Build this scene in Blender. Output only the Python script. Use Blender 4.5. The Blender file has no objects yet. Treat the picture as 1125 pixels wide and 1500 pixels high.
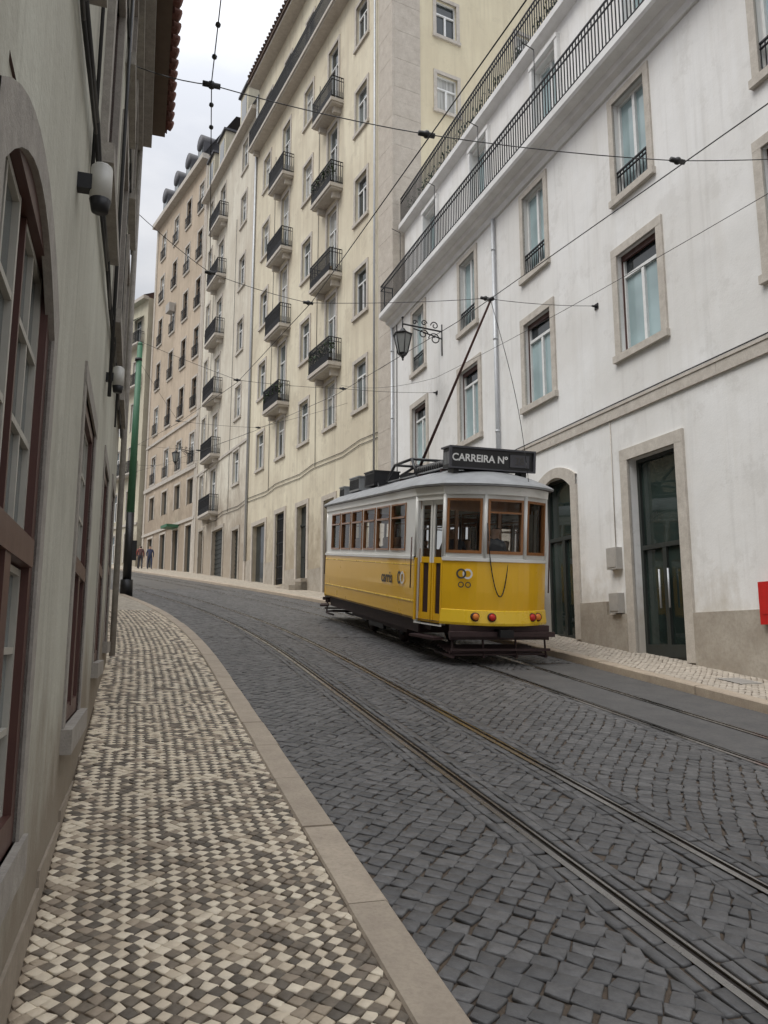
import bpy, math, random
from mathutils import Vector, Matrix, noise as mnoise
R=random.Random(7)
G=.115
D=Vector((-.299,.9543)); N=Vector((.9543,.299))
def gz(x,y): return G*(D.x*x+D.y*y)
# ---------------------------------------------------------------- street curve
PATH=[]
def _build():
    p=Vector((0,0)); 
    p=p-D*30
    s=-30; ds=.25
    while s<140:
        if s<12: th=0
        elif s<27: th=(s-12)/85
        else: th=.1765+(s-27)/330
        d=Vector((D.x*math.cos(th)-D.y*math.sin(th), D.x*math.sin(th)+D.y*math.cos(th)))
        PATH.append((p.copy(),d.copy()))
        p+=d*ds; s+=ds
_build()
def C(s,o,h=0.):
    k=(s+30)/.25; i=max(0,min(len(PATH)-2,int(k))); fr=k-i
    p,d=PATH[i]; p2,d2=PATH[i+1]
    dd=d.lerp(d2,fr) if 0<=fr<=1 else d
    q=p+(p2-p)*fr
    n=Vector((dd.y,-dd.x))
    q=q+n*o
    return (q.x,q.y,gz(q.x,q.y)+h)
# ---------------------------------------------------------------- materials
class NT:
    def __init__(s,name):
        m=bpy.data.materials.new(name); m.use_nodes=True
        s.m=m; s.t=m.node_tree; s.n=s.t.nodes; s.l=s.t.links
        s.b=s.n['Principled BSDF']; s.out=s.n['Material Output']
    def new(s,ty,**kw):
        x=s.n.new(ty)
        for k,v in kw.items(): setattr(x,k,v)
        return x
    def inp(s,node,name,v):
        if hasattr(v,'is_output'): s.l.new(v,node.inputs[name])
        else: node.inputs[name].default_value=v
    def noise(s,scale,detail=4,rough=.55,vec=None,col=False):
        x=s.new('ShaderNodeTexNoise'); x.inputs['Scale'].default_value=scale
        x.inputs['Detail'].default_value=detail; x.inputs['Roughness'].default_value=rough
        if vec is not None: s.l.new(vec,x.inputs['Vector'])
        return x.outputs['Color' if col else 'Fac']
    def pos(s):
        if not hasattr(s,'_p'): s._p=s.new('ShaderNodeNewGeometry').outputs['Position']
        return s._p
    def scale(s,vec,v):
        x=s.new('ShaderNodeVectorMath',operation='MULTIPLY'); s.l.new(vec,x.inputs[0]); x.inputs[1].default_value=v
        return x.outputs[0]
    def ramp(s,fac,a,b,ca=(0,0,0,1),cb=(1,1,1,1)):
        x=s.new('ShaderNodeValToRGB'); s.l.new(fac,x.inputs[0])
        e=x.color_ramp.elements; e[0].position=a;e[1].position=b; e[0].color=ca;e[1].color=cb
        return x.outputs[0]
    def mix(s,fac,a,b,mode='MIX'):
        x=s.new('ShaderNodeMix',data_type='RGBA',blend_type=mode)
        for i,v in ((0,fac),(6,a),(7,b)):
            if hasattr(v,'is_output'): s.l.new(v,x.inputs[i])
            else: x.inputs[i].default_value=v if i==0 else (tuple(v)+(1,))[:4]
        return x.outputs[2]
    def math(s,op,a,b=0,clamp=False):
        x=s.new('ShaderNodeMath',operation=op,use_clamp=clamp)
        for i,v in ((0,a),(1,b)):
            if hasattr(v,'is_output'): s.l.new(v,x.inputs[i])
            else: x.inputs[i].default_value=v
        return x.outputs[0]
    def bump(s,h,strength=.3,dist=.02):
        x=s.new('ShaderNodeBump'); x.inputs['Strength'].default_value=strength; x.inputs['Distance'].default_value=dist
        s.l.new(h,x.inputs['Height']); s.l.new(x.outputs[0],s.b.inputs['Normal'])
    def col(s,c):
        s.inp(s.b,'Base Color',c if hasattr(c,'is_output') else tuple(c)+(1,))
    def rough(s,r): s.inp(s.b,'Roughness',r)
    def island(s): return s.new('ShaderNodeNewGeometry').outputs['Random Per Island']
def height_above(nt):
    v=nt.new('ShaderNodeVectorMath',operation='DOT_PRODUCT'); nt.l.new(nt.pos(),v.inputs[0]); v.inputs[1].default_value=(-G*D.x,-G*D.y,1)
    return v.outputs['Value']
def wallmat(name,base,stain,dirt,dh=2.5,streak=.5,patch=.4,bump=.25,dirtmax=.9):
    n=NT(name); P=n.pos()
    big=n.noise(.35,5,.6,P); mid=n.noise(2.2,6,.65,P); fine=n.noise(30,4,.6,P)
    st=n.noise(1.0,6,.65,n.scale(P,(2.2,2.2,.14)))
    st2=n.noise(1.0,5,.6,n.scale(P,(7,7,.3)))
    c=n.mix(n.math('MULTIPLY',n.ramp(big,.40,.60),patch),base,stain)
    c=n.mix(n.math('MULTIPLY',n.ramp(st,.46,.66),streak),c,stain)
    c=n.mix(n.math('MULTIPLY',n.ramp(st2,.54,.70),streak*.5),c,tuple(x*.7 for x in stain))
    sp=n.noise(.9,8,.75,P)
    c=n.mix(n.math('MULTIPLY',n.ramp(sp,.55,.60),patch*.55),c,tuple(x*.82 for x in stain))
    h=height_above(n)
    k=n.math('DIVIDE',h,dh)
    k=n.math('ADD',k,n.math('MULTIPLY',n.math('SUBTRACT',n.noise(1.3,6,.7,n.scale(P,(1,1,.6))),.5),2.2))
    k=n.math('MULTIPLY',n.math('SUBTRACT',1,k),1.5,True)
    c=n.mix(n.math('MULTIPLY',k,dirtmax),c,dirt)
    c=n.mix(n.math('MULTIPLY',n.ramp(mid,.35,.75),.22),c,tuple(x*.72 for x in base))
    c=n.mix(n.math('MULTIPLY',fine,.15),c,tuple(x*.6 for x in base))
    n.col(c); n.rough(.9); n.bump(n.math('ADD',mid,n.math('MULTIPLY',fine,.3)),bump,.02)
    return n.m
def stone(name,a,b,scale=6,r=.8,bump=.3,island=0.):
    n=NT(name);P=n.pos()
    f=n.noise(scale,7,.7,P); g=n.noise(scale*9,4,.6,P)
    c=n.mix(n.ramp(f,.3,.7),a,b)
    c=n.mix(n.math('MULTIPLY',n.ramp(g,.45,.7),.35),c,tuple(x*.5 for x in a))
    if island:
        c=n.mix(n.math('MULTIPLY',n.island(),island),c,tuple(x*.35 for x in a))
    n.col(c);n.rough(r);n.bump(n.math('ADD',f,g),bump,.01)
    return n.m
def plain(name,c,r=.5,metal=0.,noise=.15,scale=8,coat=0.):
    n=NT(name)
    f=n.noise(scale,5,.65,n.pos())
    n.col(n.mix(n.math('MULTIPLY',n.ramp(f,.35,.7),noise*2),c,tuple(x*.55 for x in c)))
    n.rough(n.math('ADD',r-.06,n.math('MULTIPLY',f,.15))); n.b.inputs['Metallic'].default_value=metal
    n.b.inputs['Coat Weight'].default_value=coat
    return n.m
def glassmat(name,c,r=.04,var=.5):
    n=NT(name)
    f=n.noise(.9,2,.5,n.pos())
    n.col(n.mix(n.ramp(f,.4,.62),c,tuple(x*var for x in c))); n.rough(r)
    n.b.inputs['IOR'].default_value=1.6
    g=n.noise(1.7,2,.5,n.pos()); n.bump(g,.05,.05)
    return n.m
def curtain(name,c):
    n=NT(name)
    P=n.pos(); w=n.noise(1.0,3,.5,n.scale(P,(16,16,.4)))
    n.col(n.mix(n.ramp(w,.35,.65),c,tuple(x*.6 for x in c))); n.rough(.08); n.b.inputs['IOR'].default_value=1.5
    return n.m
M={}
M['white']=wallmat('white_plaster',(.84,.84,.83),(.67,.65,.61),(.46,.40,.31),1.5,.42,.5,.35,.75)
M['yellow']=wallmat('yellow_plaster',(.78,.72,.56),(.57,.50,.38),(.33,.265,.19),3.6,.7,.65)
M['yellowside']=wallmat('yellow_plaster_side',(.74,.67,.49),(.60,.52,.37),(.3,.25,.18),3,.5,.4)
M['cream']=wallmat('cream_plaster',(.73,.69,.585),(.52,.46,.37),(.30,.24,.18),6.5,.7,.6)
M['beige']=wallmat('beige_plaster',(.58,.48,.37),(.42,.34,.25),(.30,.24,.18),8,.65,.6)
M['pale']=wallmat('pale_plaster',(.64,.60,.47),(.46,.41,.31),(.3,.26,.2),4,.5,.5)
M['left']=wallmat('grimy_plaster',(.55,.545,.465),(.36,.34,.28),(.20,.155,.11),1.0,.7,.65,.6,.95)
M['lstone']=stone('limestone_trim',(.60,.56,.50),(.43,.39,.34),5)
M['quoin']=stone('quoin_stone',(.58,.53,.46),(.44,.39,.33),3)
M['gstone']=stone('granite_trim',(.38,.35,.31),(.24,.22,.195),9)
M['plinth']=stone('plinth_stone',(.47,.43,.37),(.30,.26,.21),2)
M['cornice']=plain('cornice_paint',(.76,.76,.75),.7,0,.2,2)
M['frame']=plain('white_window_paint',(.78,.79,.78),.4)
M['teal']=plain('teal_window_paint',(.28,.42,.42),.4)
M['brown']=plain('brown_wood_paint',(.08,.032,.025),.4)
M['sash']=plain('old_sash_paint',(.42,.40,.35),.5)
M['iron']=plain('black_iron',(.018,.018,.02),.45,.3)
M['doorwood']=plain('dark_green_door',(.03,.035,.032),.5)
M['louver']=plain('brown_shutter',(.10,.065,.04),.6)
M['tile']=stone('roof_tile',(.16,.055,.035),(.07,.03,.022),4,.85,.5)
M['tiled']=stone('weathered_roof_tile',(.12,.075,.055),(.065,.045,.036),4,.85,.5)
M['slate']=plain('slate_roof',(.07,.07,.08),.6)
M['gteal']=glassmat('window_glass_teal',(.38,.50,.52),.05,.75)
M['gdark']=glassmat('window_glass_dark',(.035,.045,.05),.04)
M['gmid']=glassmat('window_glass_mid',(.13,.155,.16),.06)
M['curt']=curtain('window_glass_curtain',(.50,.50,.47))
M['gdoor']=glassmat('door_glass',(.03,.045,.04),.03)
M['pipe']=plain('zinc_pipe',(.50,.52,.54),.45,.3)
M['boxgrey']=plain('grey_meter_box',(.42,.40,.37),.6)
M['red']=plain('red_paint',(.55,.02,.02),.4)
M['green']=plain('green_pole_paint',(.045,.15,.08),.5)
M['leaf']=plain('leaves',(.05,.09,.03),.6,0,.4,20)
M['milk']=plain('milky_lamp_plastic',(.50,.49,.45),.4)
M['wire']=plain('wire_black',(.02,.02,.02),.5)
M['rub']=stone('patched_render',(.34,.29,.23),(.24,.20,.155),3)
M['asph']=stone('asphalt',(.075,.074,.073),(.12,.115,.11),3,.75,.4)
# tram
M['tyel']=plain('tram_yellow',(.86,.49,.012),.28,0,.03,2,.4)
M['tyel2']=plain('tram_yellow_bright',(.92,.60,.03),.26,0,.03,2,.4)
M['twhite']=plain('tram_white',(.80,.80,.77),.3,0,.04,3,.3)
M['troof']=plain('tram_roof_grey',(.30,.31,.32),.5,0,.3,3)
M['twood']=plain('tram_varnished_wood',(.30,.125,.04),.35,0,.2,14,.4)
M['tdark']=plain('tram_underframe',(.045,.022,.022),.6,0,.3)
M['tblack']=plain('tram_black',(.015,.015,.017),.4)
M['tgrey']=plain('tram_logo_grey',(.07,.065,.06),.5)
M['tseat']=plain('tram_interior',(.30,.22,.14),.6)
M['lightred']=plain('red_lamp_lens',(.6,.03,.02),.15)
M['lightor']=plain('orange_lamp_lens',(.85,.25,.04),.15)
M['text']=plain('sign_white',(.8,.8,.78),.5)
n=NT('tram_glass')
tr=n.new('ShaderNodeBsdfTransparent'); tr.inputs[0].default_value=(.95,.96,.955,1)
gl=n.new('ShaderNodeBsdfGlossy'); gl.inputs['Roughness'].default_value=.02
fr=n.new('ShaderNodeFresnel'); fr.inputs[0].default_value=1.4
mx=n.new('ShaderNodeMixShader'); n.l.new(n.math('ADD',fr.outputs[0],.01),mx.inputs[0]); n.l.new(tr.outputs[0],mx.inputs[1]); n.l.new(gl.outputs[0],mx.inputs[2]); n.l.new(mx.outputs[0],n.out.inputs[0])
M['tglass']=n.m
def settmat(name,a,b,r,bumpd=.35,vary=.6):
    n=NT(name);P=n.pos(); i=n.island()
    f=n.noise(14,6,.7,P); g=n.noise(90,4,.7,P); big=n.noise(.6,4,.6,P)
    c=n.mix(i,a,b)
    c=n.mix(n.math('MULTIPLY',n.ramp(f,.4,.7),vary),c,tuple(x*.5 for x in a))
    c=n.mix(n.math('MULTIPLY',n.ramp(big,.4,.7),.35),c,tuple(x*.62 for x in a))
    n.col(c)
    n.rough(n.math('ADD',r,n.math('MULTIPLY',f,.3)))
    n.bump(n.math('ADD',f,n.math('MULTIPLY',g,.5)),bumpd,.008)
    return n.m
M['sett']=settmat('basalt_setts',(.085,.084,.084),(.165,.16,.156),.36,.45)
M['settl']=settmat('limestone_sett',(.82,.72,.56),(.60,.50,.37),.5,.3,.35)
M['settd']=settmat('dark_sett',(.125,.105,.082),(.235,.19,.14),.5,.3)
M['settm']=settmat('brown_sett',(.46,.375,.275),(.28,.225,.17),.5,.3)
M['settr']=settmat('pavement_sett',(.56,.50,.42),(.38,.33,.27),.6,.35,.4)
M['joint']=stone('joint_dirt',(.135,.10,.07),(.08,.063,.048),12,.95,.6)
M['jointl']=stone('pavement_joint_dirt',(.17,.13,.09),(.10,.078,.057),12,.95,.6)
M['kerb']=stone('kerb_stone',(.52,.435,.335),(.38,.31,.24),5,.7,.35,.25)
M['steel']=plain('rail_steel',(.36,.35,.34),.26,.9,.3,5)
M['rust']=plain('rail_groove',(.03,.022,.018),.8)
n=NT('far_setts');P=n.pos()
v=n.new('ShaderNodeTexVoronoi'); v.inputs['Scale'].default_value=7; n.l.new(P,v.inputs['Vector'])
c=n.mix(n.ramp(v.outputs['Color'],.2,.8),(.075,.075,.075),(.14,.137,.13)); c=n.mix(n.math('MULTIPLY',n.ramp(v.outputs['Distance'],.4,.6),.6),c,(.06,.05,.04))
n.col(c);n.rough(.5);n.bump(v.outputs['Distance'],.4,.02);M['farsett']=n.m
n=NT('far_pavement');P=n.pos()
v=n.new('ShaderNodeTexVoronoi'); v.inputs['Scale'].default_value=12; n.l.new(P,v.inputs['Vector'])
c=n.mix(n.ramp(v.outputs['Color'],.2,.8),(.46,.41,.33),(.29,.25,.20)); n.col(c);n.rough(.7);M['farpave']=n.m
n=NT('ground_soil'); n.col((.12,.11,.10)); M['soil']=n.m
# ---------------------------------------------------------------- mesh builder
class MB:
    def __init__(s): s.v=[];s.f=[];s.mi=[];s.mats=[];s.sm=[]
    def m(s,k):
        if k not in s.mats: s.mats.append(k)
        return s.mats.index(k)
    def poly(s,pts,k,sm=False):
        i=len(s.v); s.v.extend(tuple(p) for p in pts); s.f.append(tuple(range(i,i+len(pts)))); s.mi.append(s.m(k)); s.sm.append(sm)
    def mesh(s,vs,fs,k,sm=False):
        i=len(s.v); s.v.extend(tuple(p) for p in vs)
        for f in fs: s.f.append(tuple(i+j for j in f)); s.mi.append(s.m(k)); s.sm.append(sm)
    def box(s,F,t0,t1,n0,n1,z0,z1,k):
        vs=[F(t,n,z) for z in (z0,z1) for t,n in ((t0,n0),(t1,n0),(t1,n1),(t0,n1))]
        s.mesh(vs,[(0,3,2,1),(4,5,6,7),(0,1,5,4),(1,2,6,5),(2,3,7,6),(3,0,4,7)],k)
    def tube(s,p,q,r0,r1,k,seg=8,sm=True,cap=True):
        p=Vector(p);q=Vector(q);d=(q-p)
        if d.length<1e-6: return
        d.normalize(); a=d.orthogonal().normalized(); b=d.cross(a)
        vs=[];
        for c0,r in ((p,r0),(q,r1)):
            for i in range(seg):
                an=2*math.pi*i/seg; vs.append(c0+(a*math.cos(an)+b*math.sin(an))*r)
        fs=[(i,(i+1)%seg,seg+(i+1)%seg,seg+i) for i in range(seg)]
        if cap: fs+= [tuple(range(seg))[::-1],tuple(range(seg,2*seg))]
        s.mesh(vs,fs,k,sm)
    def path(s,pts,r,k,seg=6):
        for a,b in zip(pts,pts[1:]): s.tube(a,b,r,r,k,seg)
    def ball(s,c,r,k,seg=8,sc=(1,1,1)):
        vs=[];fs=[]
        for i in range(1,seg):
            ph=math.pi*i/seg
            for j in range(seg): 
                th=2*math.pi*j/seg; vs.append((c[0]+r*sc[0]*math.sin(ph)*math.cos(th),c[1]+r*sc[1]*math.sin(ph)*math.sin(th),c[2]+r*sc[2]*math.cos(ph)))
        for i in range(seg-2):
            for j in range(seg): fs.append((i*seg+j,i*seg+(j+1)%seg,(i+1)*seg+(j+1)%seg,(i+1)*seg+j))
        fs.append(tuple(range(seg))[::-1]); fs.append(tuple((seg-2)*seg+j for j in range(seg)))
        s.mesh(vs,fs,k,True)
    def obj(s,name,parent=None):
        me=bpy.data.meshes.new(name); me.from_pydata(s.v,[],s.f); 
        for k in s.mats: me.materials.append(M[k])
        me.polygons.foreach_set('material_index',s.mi); me.polygons.foreach_set('use_smooth',s.sm); me.update()
        o=bpy.data.objects.new(name,me); bpy.context.collection.objects.link(o)
        if parent: o.parent=parent
        return o
def empty(name,mat=None):
    o=bpy.data.objects.new(name,None); bpy.context.collection.objects.link(o)
    if mat is not None: o.matrix_world=mat
    return o
def frame(P,d,out):
    def F(t,n,z): return (P[0]+d[0]*t+out[0]*n, P[1]+d[1]*t+out[1]*n, z)
    return F
def facade(mb,F,t0,t1,z0,z1,ops,k,depth=.2,rk=None):
    rk=rk or k
    ts=sorted({t0,t1}|{x for o in ops for x in o[:2] if t0<x<t1}); zs=sorted({z0,z1}|{x for o in ops for x in o[2:4] if z0<x<z1})
    for a,b in zip(zs,zs[1:]):
        run=None
        for c,d in zip(ts,ts[1:]):
            cz,ct=(a+b)/2,(c+d)/2
            hole=any(o[0]<ct<o[1] and o[2]<cz<o[3] for o in ops)
            if hole:
                if run is not None: mb.poly([F(run,0,a),F(c,0,a),F(c,0,b),F(run,0,b)],k); run=None
            elif run is None: run=c
        if run is not None: mb.poly([F(run,0,a),F(t1,0,a),F(t1,0,b),F(run,0,b)],k)
    for o in ops:
        a,b,c,d=o[:4]; e=-depth
        mb.poly([F(a,0,c),F(a,e,c),F(a,e,d),F(a,0,d)],rk); mb.poly([F(b,0,c),F(b,e,c),F(b,e,d),F(b,0,d)],rk)
        mb.poly([F(a,0,c),F(b,0,c),F(b,e,c),F(a,e,c)],rk); mb.poly([F(a,0,d),F(b,0,d),F(b,e,d),F(a,e,d)],rk)
def surround(mb,F,o,w=.16,k='lstone',pr=.035,sill=True,head=0):
    a,b,c,d=o[:4]
    mb.box(F,a-w,a,-.02,pr,c,d,k); mb.box(F,b,b+w,-.02,pr,c,d,k)
    mb.box(F,a-w,b+w,-.02,pr+.003,d,d+w,k)
    if head: mb.box(F,a-w-.08,b+w+.08,-.02,pr+.1,d+w,d+w+head,k)
    if sill: mb.box(F,a-w-.03,b+w+.03,-.02,pr+.05,c-.14,c,k)
def window(mb,F,o,depth=.2,fk='frame',gk=None,leaves=2,transom=0,fw=.06,bars=0,back=True,topk=None):
    a,b,c,d=o[:4]; e=-depth
    if gk is None: gk=R.choice(['gdark','gmid','gmid','curt'])
    zt=d
    if transom: zt=c+(d-c)*transom
    if transom and topk:
        mb.poly([F(a,e,c),F(b,e,c),F(b,e,zt),F(a,e,zt)],gk); mb.poly([F(a,e,zt),F(b,e,zt),F(b,e,d),F(a,e,d)],topk)
    elif gk in('gdark','gmid') and depth<.19 and R.random()<.35 and fk=='frame':
        zz=c+(d-c)*R.uniform(.35,.75)
        mb.poly([F(a,e,c),F(b,e,c),F(b,e,zz),F(a,e,zz)],gk); mb.poly([F(a,e,zz),F(b,e,zz),F(b,e,d),F(a,e,d)],'curt')
    else: mb.poly([F(a,e,c),F(b,e,c),F(b,e,d),F(a,e,d)],gk)
    n0,n1=e-.02,e+.05
    mb.box(F,a,a+fw,n0,n1,c,d,fk); mb.box(F,b-fw,b,n0,n1,c,d,fk)
    mb.box(F,a+fw,b-fw,n0,n1,c,c+fw*1.3,fk); mb.box(F,a+fw,b-fw,n0,n1,d-fw,d,fk)
    if transom: mb.box(F,a+fw,b-fw,n0,n1+.012,zt-fw*.6,zt+fw*.6,fk)
    for i in range(1,leaves):
        x=a+(b-a)*i/leaves; mb.box(F,x-fw*.7,x+fw*.7,n0,n1+.006,c+fw,zt-(fw if not transom else fw*.6),fk)
    for i in range(1,bars+1):
        z=c+(zt-c)*i/(bars+1); mb.box(F,a+fw,b-fw,n0,n1-.02,z-.014,z+.014,fk)
def rail(mb,F,t0,t1,n,z0,z1,sp=.12,r=.011,side=True,k='iron',orn=False):
    segs=[((t0,n),(t1,n))]
    if side: segs+=[((t0,0),(t0,n)),((t1,0),(t1,n))]
    for (ta,na),(tb,nb) in segs:
        L=math.hypot(tb-ta,nb-na); m=max(1,int(L/sp))
        for i in range(m+1):
            t=ta+(tb-ta)*i/m; q=na+(nb-na)*i/m
            mb.box(F,t-r,t+r,q-r,q+r,z0,z1,k)
            if orn and i<m:
                t2=t+(tb-ta)*.5/m;q2=q+(nb-na)*.5/m
                mb.box(F,t2-r*.8,t2+r*.8,q2-r*.8,q2+r*.8,z0+(z1-z0)*.0,z0+(z1-z0)*.35,k)
        for z,h in ((z1,.03),(z0+.08,.02),(z0+(z1-z0)*.84,.015)):
            mb.box(F,min(ta,tb)-.02,max(ta,tb)+.02,min(na,nb)-.02,max(na,nb)+.02,z-.001*h,z+h,k)
def leaves(mb,c,sx,sy,sz,num,size=.07,k='leaf'):
    for _ in range(num):
        while True:
            p=Vector((R.uniform(-1,1),R.uniform(-1,1),R.uniform(-1,1)))
            if p.length<1: break
        q=Vector((c[0]+p.x*sx,c[1]+p.y*sy,c[2]+p.z*sz))
        a=Vector((R.gauss(0,1),R.gauss(0,1),R.gauss(0,1))).normalized(); b=a.orthogonal().normalized(); s_=size*R.uniform(.6,1.3)
        mb.poly([q-a*s_,q+b*s_*.5,q+a*s_,q-b*s_*.5],k)
def arch(det,F,a,b,d,rise,w,pr,wk,sk,n_=12,e=-.008):
    m=(a+b)/2; pts=[]
    for i in range(n_+1):
        x=-1+2*i/n_; pts.append((m+x*(b-a)/2,d-rise*(x*x)))
    det.poly([F(a,e,d),F(a,e,d-rise)]+[F(t,e,z) for t,z in pts[1:n_//2+1]],wk)
    det.poly([F(b,e,d)]+[F(t,e,z) for t,z in pts[n_//2:]],wk)
    f0=lambda t:m+(t-m)*(1+2*w/(b-a))
    for p,q in zip(pts,pts[1:]):
        vs=[F(p[0],pr,p[1]),F(q[0],pr,q[1]),F(f0(q[0]),pr,q[1]+w),F(f0(p[0]),pr,p[1]+w)]
        vs2=[F(p[0],-.02,p[1]),F(q[0],-.02,q[1]),F(f0(q[0]),-.02,q[1]+w),F(f0(p[0]),-.02,p[1]+w)]
        det.mesh(vs+vs2,[(0,1,2,3),(0,4,5,1),(3,2,6,7)],sk)
    det.poly([F(a-w,pr,d-rise),F(a,pr,d-rise),F(a-w,pr,d-rise+w)],sk)
    det.poly([F(b+w,pr,d-rise),F(b,pr,d-rise),F(b+w,pr,d-rise+w)],sk)
# ================================================================ GROUND
mb=MB()
def GP(s,o,h): 
    x=D.x*s+N.x*o; y=D.y*s+N.y*o; return (x,y,G*s+h)
mb.poly([GP(-150,-250,-.16),GP(-150,250,-.16),GP(400,250,-.16),GP(400,-250,-.16)],'soil')
mb.obj('ground')
def strip(mb,s0,s1,o0,o1,h0,h1,k,ds=.5):
    s=s0
    while s<s1-1e-6:
        e=min(s1,s+ds)
        mb.poly([C(s,o0,h0),C(s,o1,h1),C(e,o1,h1),C(e,o0,h0)],k); s=e
RZ=-.08
mb=MB()
strip(mb,-6,34,1.2,7.5,RZ-.015,RZ-.015,'joint',1)
strip(mb,34,120,-2.,7.5,RZ-.004,RZ-.004,'farsett',1)
AS0,AS1=6.2,11.6
strip(mb,AS0,AS1,5.54,6.29,RZ-.003,RZ-.003,'asph',.5); strip(mb,AS0+.4,AS1+.6,6.43,7.36,RZ-.004,RZ-.001,'asph',.5)
road=empty('cobbled_road'); mb.obj('road_bed',road)
def setts(mb,s0,s1,o0,o1,size,ang,gap,top,depth,chooser,jit=.12,asp=1.,warp=0.,tilt=.004,C=C):
    ca,sa=math.cos(ang),math.sin(ang)
    L=math.hypot(s1-s0,o1-o0)+1
    cs,co=(s0+s1)/2,(o0+o1)/2
    ni=int(L/size/2/asp)+2; nj=int(L/size/2)+2
    def ok(s,o): return s0-size*.2<s<s1+size*.2 and o0-size*.25<o<o1+size*.25
    for i in range(-ni,ni):
        for j in range(-nj,nj):
            u=(i+.5)*size*asp; v=(j+.5)*size
            s=cs+ca*u-sa*v; o=co+sa*u+ca*v
            if not ok(s,o): continue
            k=chooser(i,j,s,o)
            if k is None: continue
            hs=size*asp/2-gap/2; ho=size/2-gap/2
            pts=[]
            for du,dv in ((-hs,-ho),(hs,-ho),(hs,ho),(-hs,ho)):
                uu=u+du+R.uniform(-jit,jit)*size*.5; vv=v+dv+R.uniform(-jit,jit)*size*.5
                ss=cs+ca*uu-sa*vv; oo=co+sa*uu+ca*vv
                pts.append((ss+warp*math.sin(oo*2.3+cs*.7),oo+warp*.5*math.sin(ss*1.9)))
            m=(sum(p[0] for p in pts)/4,sum(p[1] for p in pts)/4)
            cl=lambda p:(min(max(p[0],s0),s1),min(max(p[1],o0),o1))
            h=top+R.uniform(-tilt,tilt); tx=R.uniform(-1,1)*tilt/size; ty=R.uniform(-1,1)*tilt/size
            rings=[]
            for kf,hz in ((1.,-depth),(1.,-depth*.28),(.89,0.)):
                for p in pts:
                    q=cl((m[0]+(p[0]-m[0])*kf,m[1]+(p[1]-m[1])*kf))
                    rings.append(C(q[0],q[1],h+hz+tx*(q[0]-m[0])+ty*(q[1]-m[1])))
            w=max(abs(rings[8][0]-rings[10][0])+abs(rings[8][1]-rings[10][1]),0)
            if w<size*.3: continue
            fs=[]
            for r in (0,4):
                for a in range(4): fs.append((r+a,r+(a+1)%4,r+4+(a+1)%4,r+4+a))
            fs.append((8,9,10,11))
            mb.mesh(rings,fs,k,True)
mb=MB()
rails=[2.49,3.39,5.45,6.35]
S1=34
def ch(i,j,s,o):
    if 5.5<o<6.35 and AS0-.05<s<AS1+.05: return None
    if o>6.4 and AS0+.35<s<AS1+.65: return None
    return 'sett'
lanes=[(1.27,2.29,0),(2.29,2.44,1),(2.57,2.72,1),(2.72,3.18,0),(3.18,3.33,1),(3.46,3.61,1),(3.61,5.25,0),(5.25,5.40,1),(5.53,5.68,1),(5.68,6.14,0),(6.14,6.30,1),(6.43,6.58,1),(6.58,7.38,0)]
for a,b,ty in lanes:
    if ty==0:
        setts(mb,-1,16,a,b,.108,.75+.1*math.sin(a*3),.009,RZ,.013,ch,.26,1.,.06,.003)
        setts(mb,16.02,S1,a,b,.145,.8,.013,RZ,.013,ch,.25,1.,.05,.003)
    else:
        setts(mb,-1,S1,a,b,.15,0,.011,RZ,.013,ch,.16,1.25,0,.003)
mb.obj('basalt_setts',road)
tr=empty('tram_rails')
mb=MB()
for o in rails:
    strip(mb,-6,110,o-.05,o-.005,RZ+.004,RZ+.004,'steel',1)
    strip(mb,-6,110,o-.005,o+.035,RZ-.013,RZ-.013,'rust',1)
    strip(mb,-6,110,o+.035,o+.052,RZ+.002,RZ+.002,'steel',1)
    strip(mb,-6,110,o-.005,o-.0049,RZ+.004,RZ-.013,'rust',1)
    strip(mb,-6,110,o+.052,o+.0521,RZ+.002,RZ-.014,'rust',1)
mb.obj('rail_strips',tr)
def kerbs(name,o0,o1,top,s0,s1,L):
    mb=MB(); s=s0
    while s<s1:
        e=s+L*R.uniform(.8,1.25)
        a=s+.005;b=e-.005
        dz=R.uniform(-.005,.005); do=R.uniform(-.007,.007)
        br=.016
        prof=[(o0+do,top-.16),(o0+do,top-br),(o0+br+do,top),(o1-br+do,top),(o1+do,top-br),(o1+do,top-.16)]
        vs=[C(a,p[0],p[1]+dz) for p in prof]+[C(b,p[0],p[1]+dz) for p in prof]
        n_=len(prof)
        mb.mesh(vs,[(i,i+1,n_+i+1,n_+i) for i in range(n_-1)]+[tuple(range(n_)),tuple(range(n_,2*n_))[::-1]],'kerb')
        s=e
    return mb.obj(name)
kerbs('kerb',1.03,1.25,0.005,-2,60,1.0)
kerbs('kerb',7.4,7.62,.035,-2,90,1.2)
lp=empty('mosaic_pavement'); mb=MB()
strip(mb,-6,22,-1.6,1.04,-.009,-.009,'jointl',1)
strip(mb,22,60,-2.5,1.04,-.004,-.004,'farpave',1)
mb.obj('pavement_bed',lp)
mb=MB()
def chl(i,j,s,o):
    q=mnoise.noise(Vector((s*.9,o*1.3,3.)))
    if o>.95 or (o<-.27 and s<12): return R.choice(['settl','settl','settm','settd'])
    k=(i+j)%2
    if R.random()<.04+max(0,q)*.2: k=1-k
    if R.random()<.10+max(0,-q)*.35: return 'settm'
    return 'settl' if k else 'settd'
setts(mb,-.6,9,-.37,1.03,.057,math.radians(45),.005,0,.009,chl,.28,1.,.014,.002)
setts(mb,9.01,22,-1.0,1.03,.070,math.radians(45),.007,0,.009,chl,.26,1.,.014,.002)
mb.obj('mosaic_setts',lp)
rp=empty('limestone_pavement'); mb=MB()
strip(mb,-6,28,7.6,13,.021,.053,'jointl',1)
strip(mb,28,100,7.6,16,.028,.05,'farpave',1)
mb.obj('pavement_bed',rp)
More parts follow.
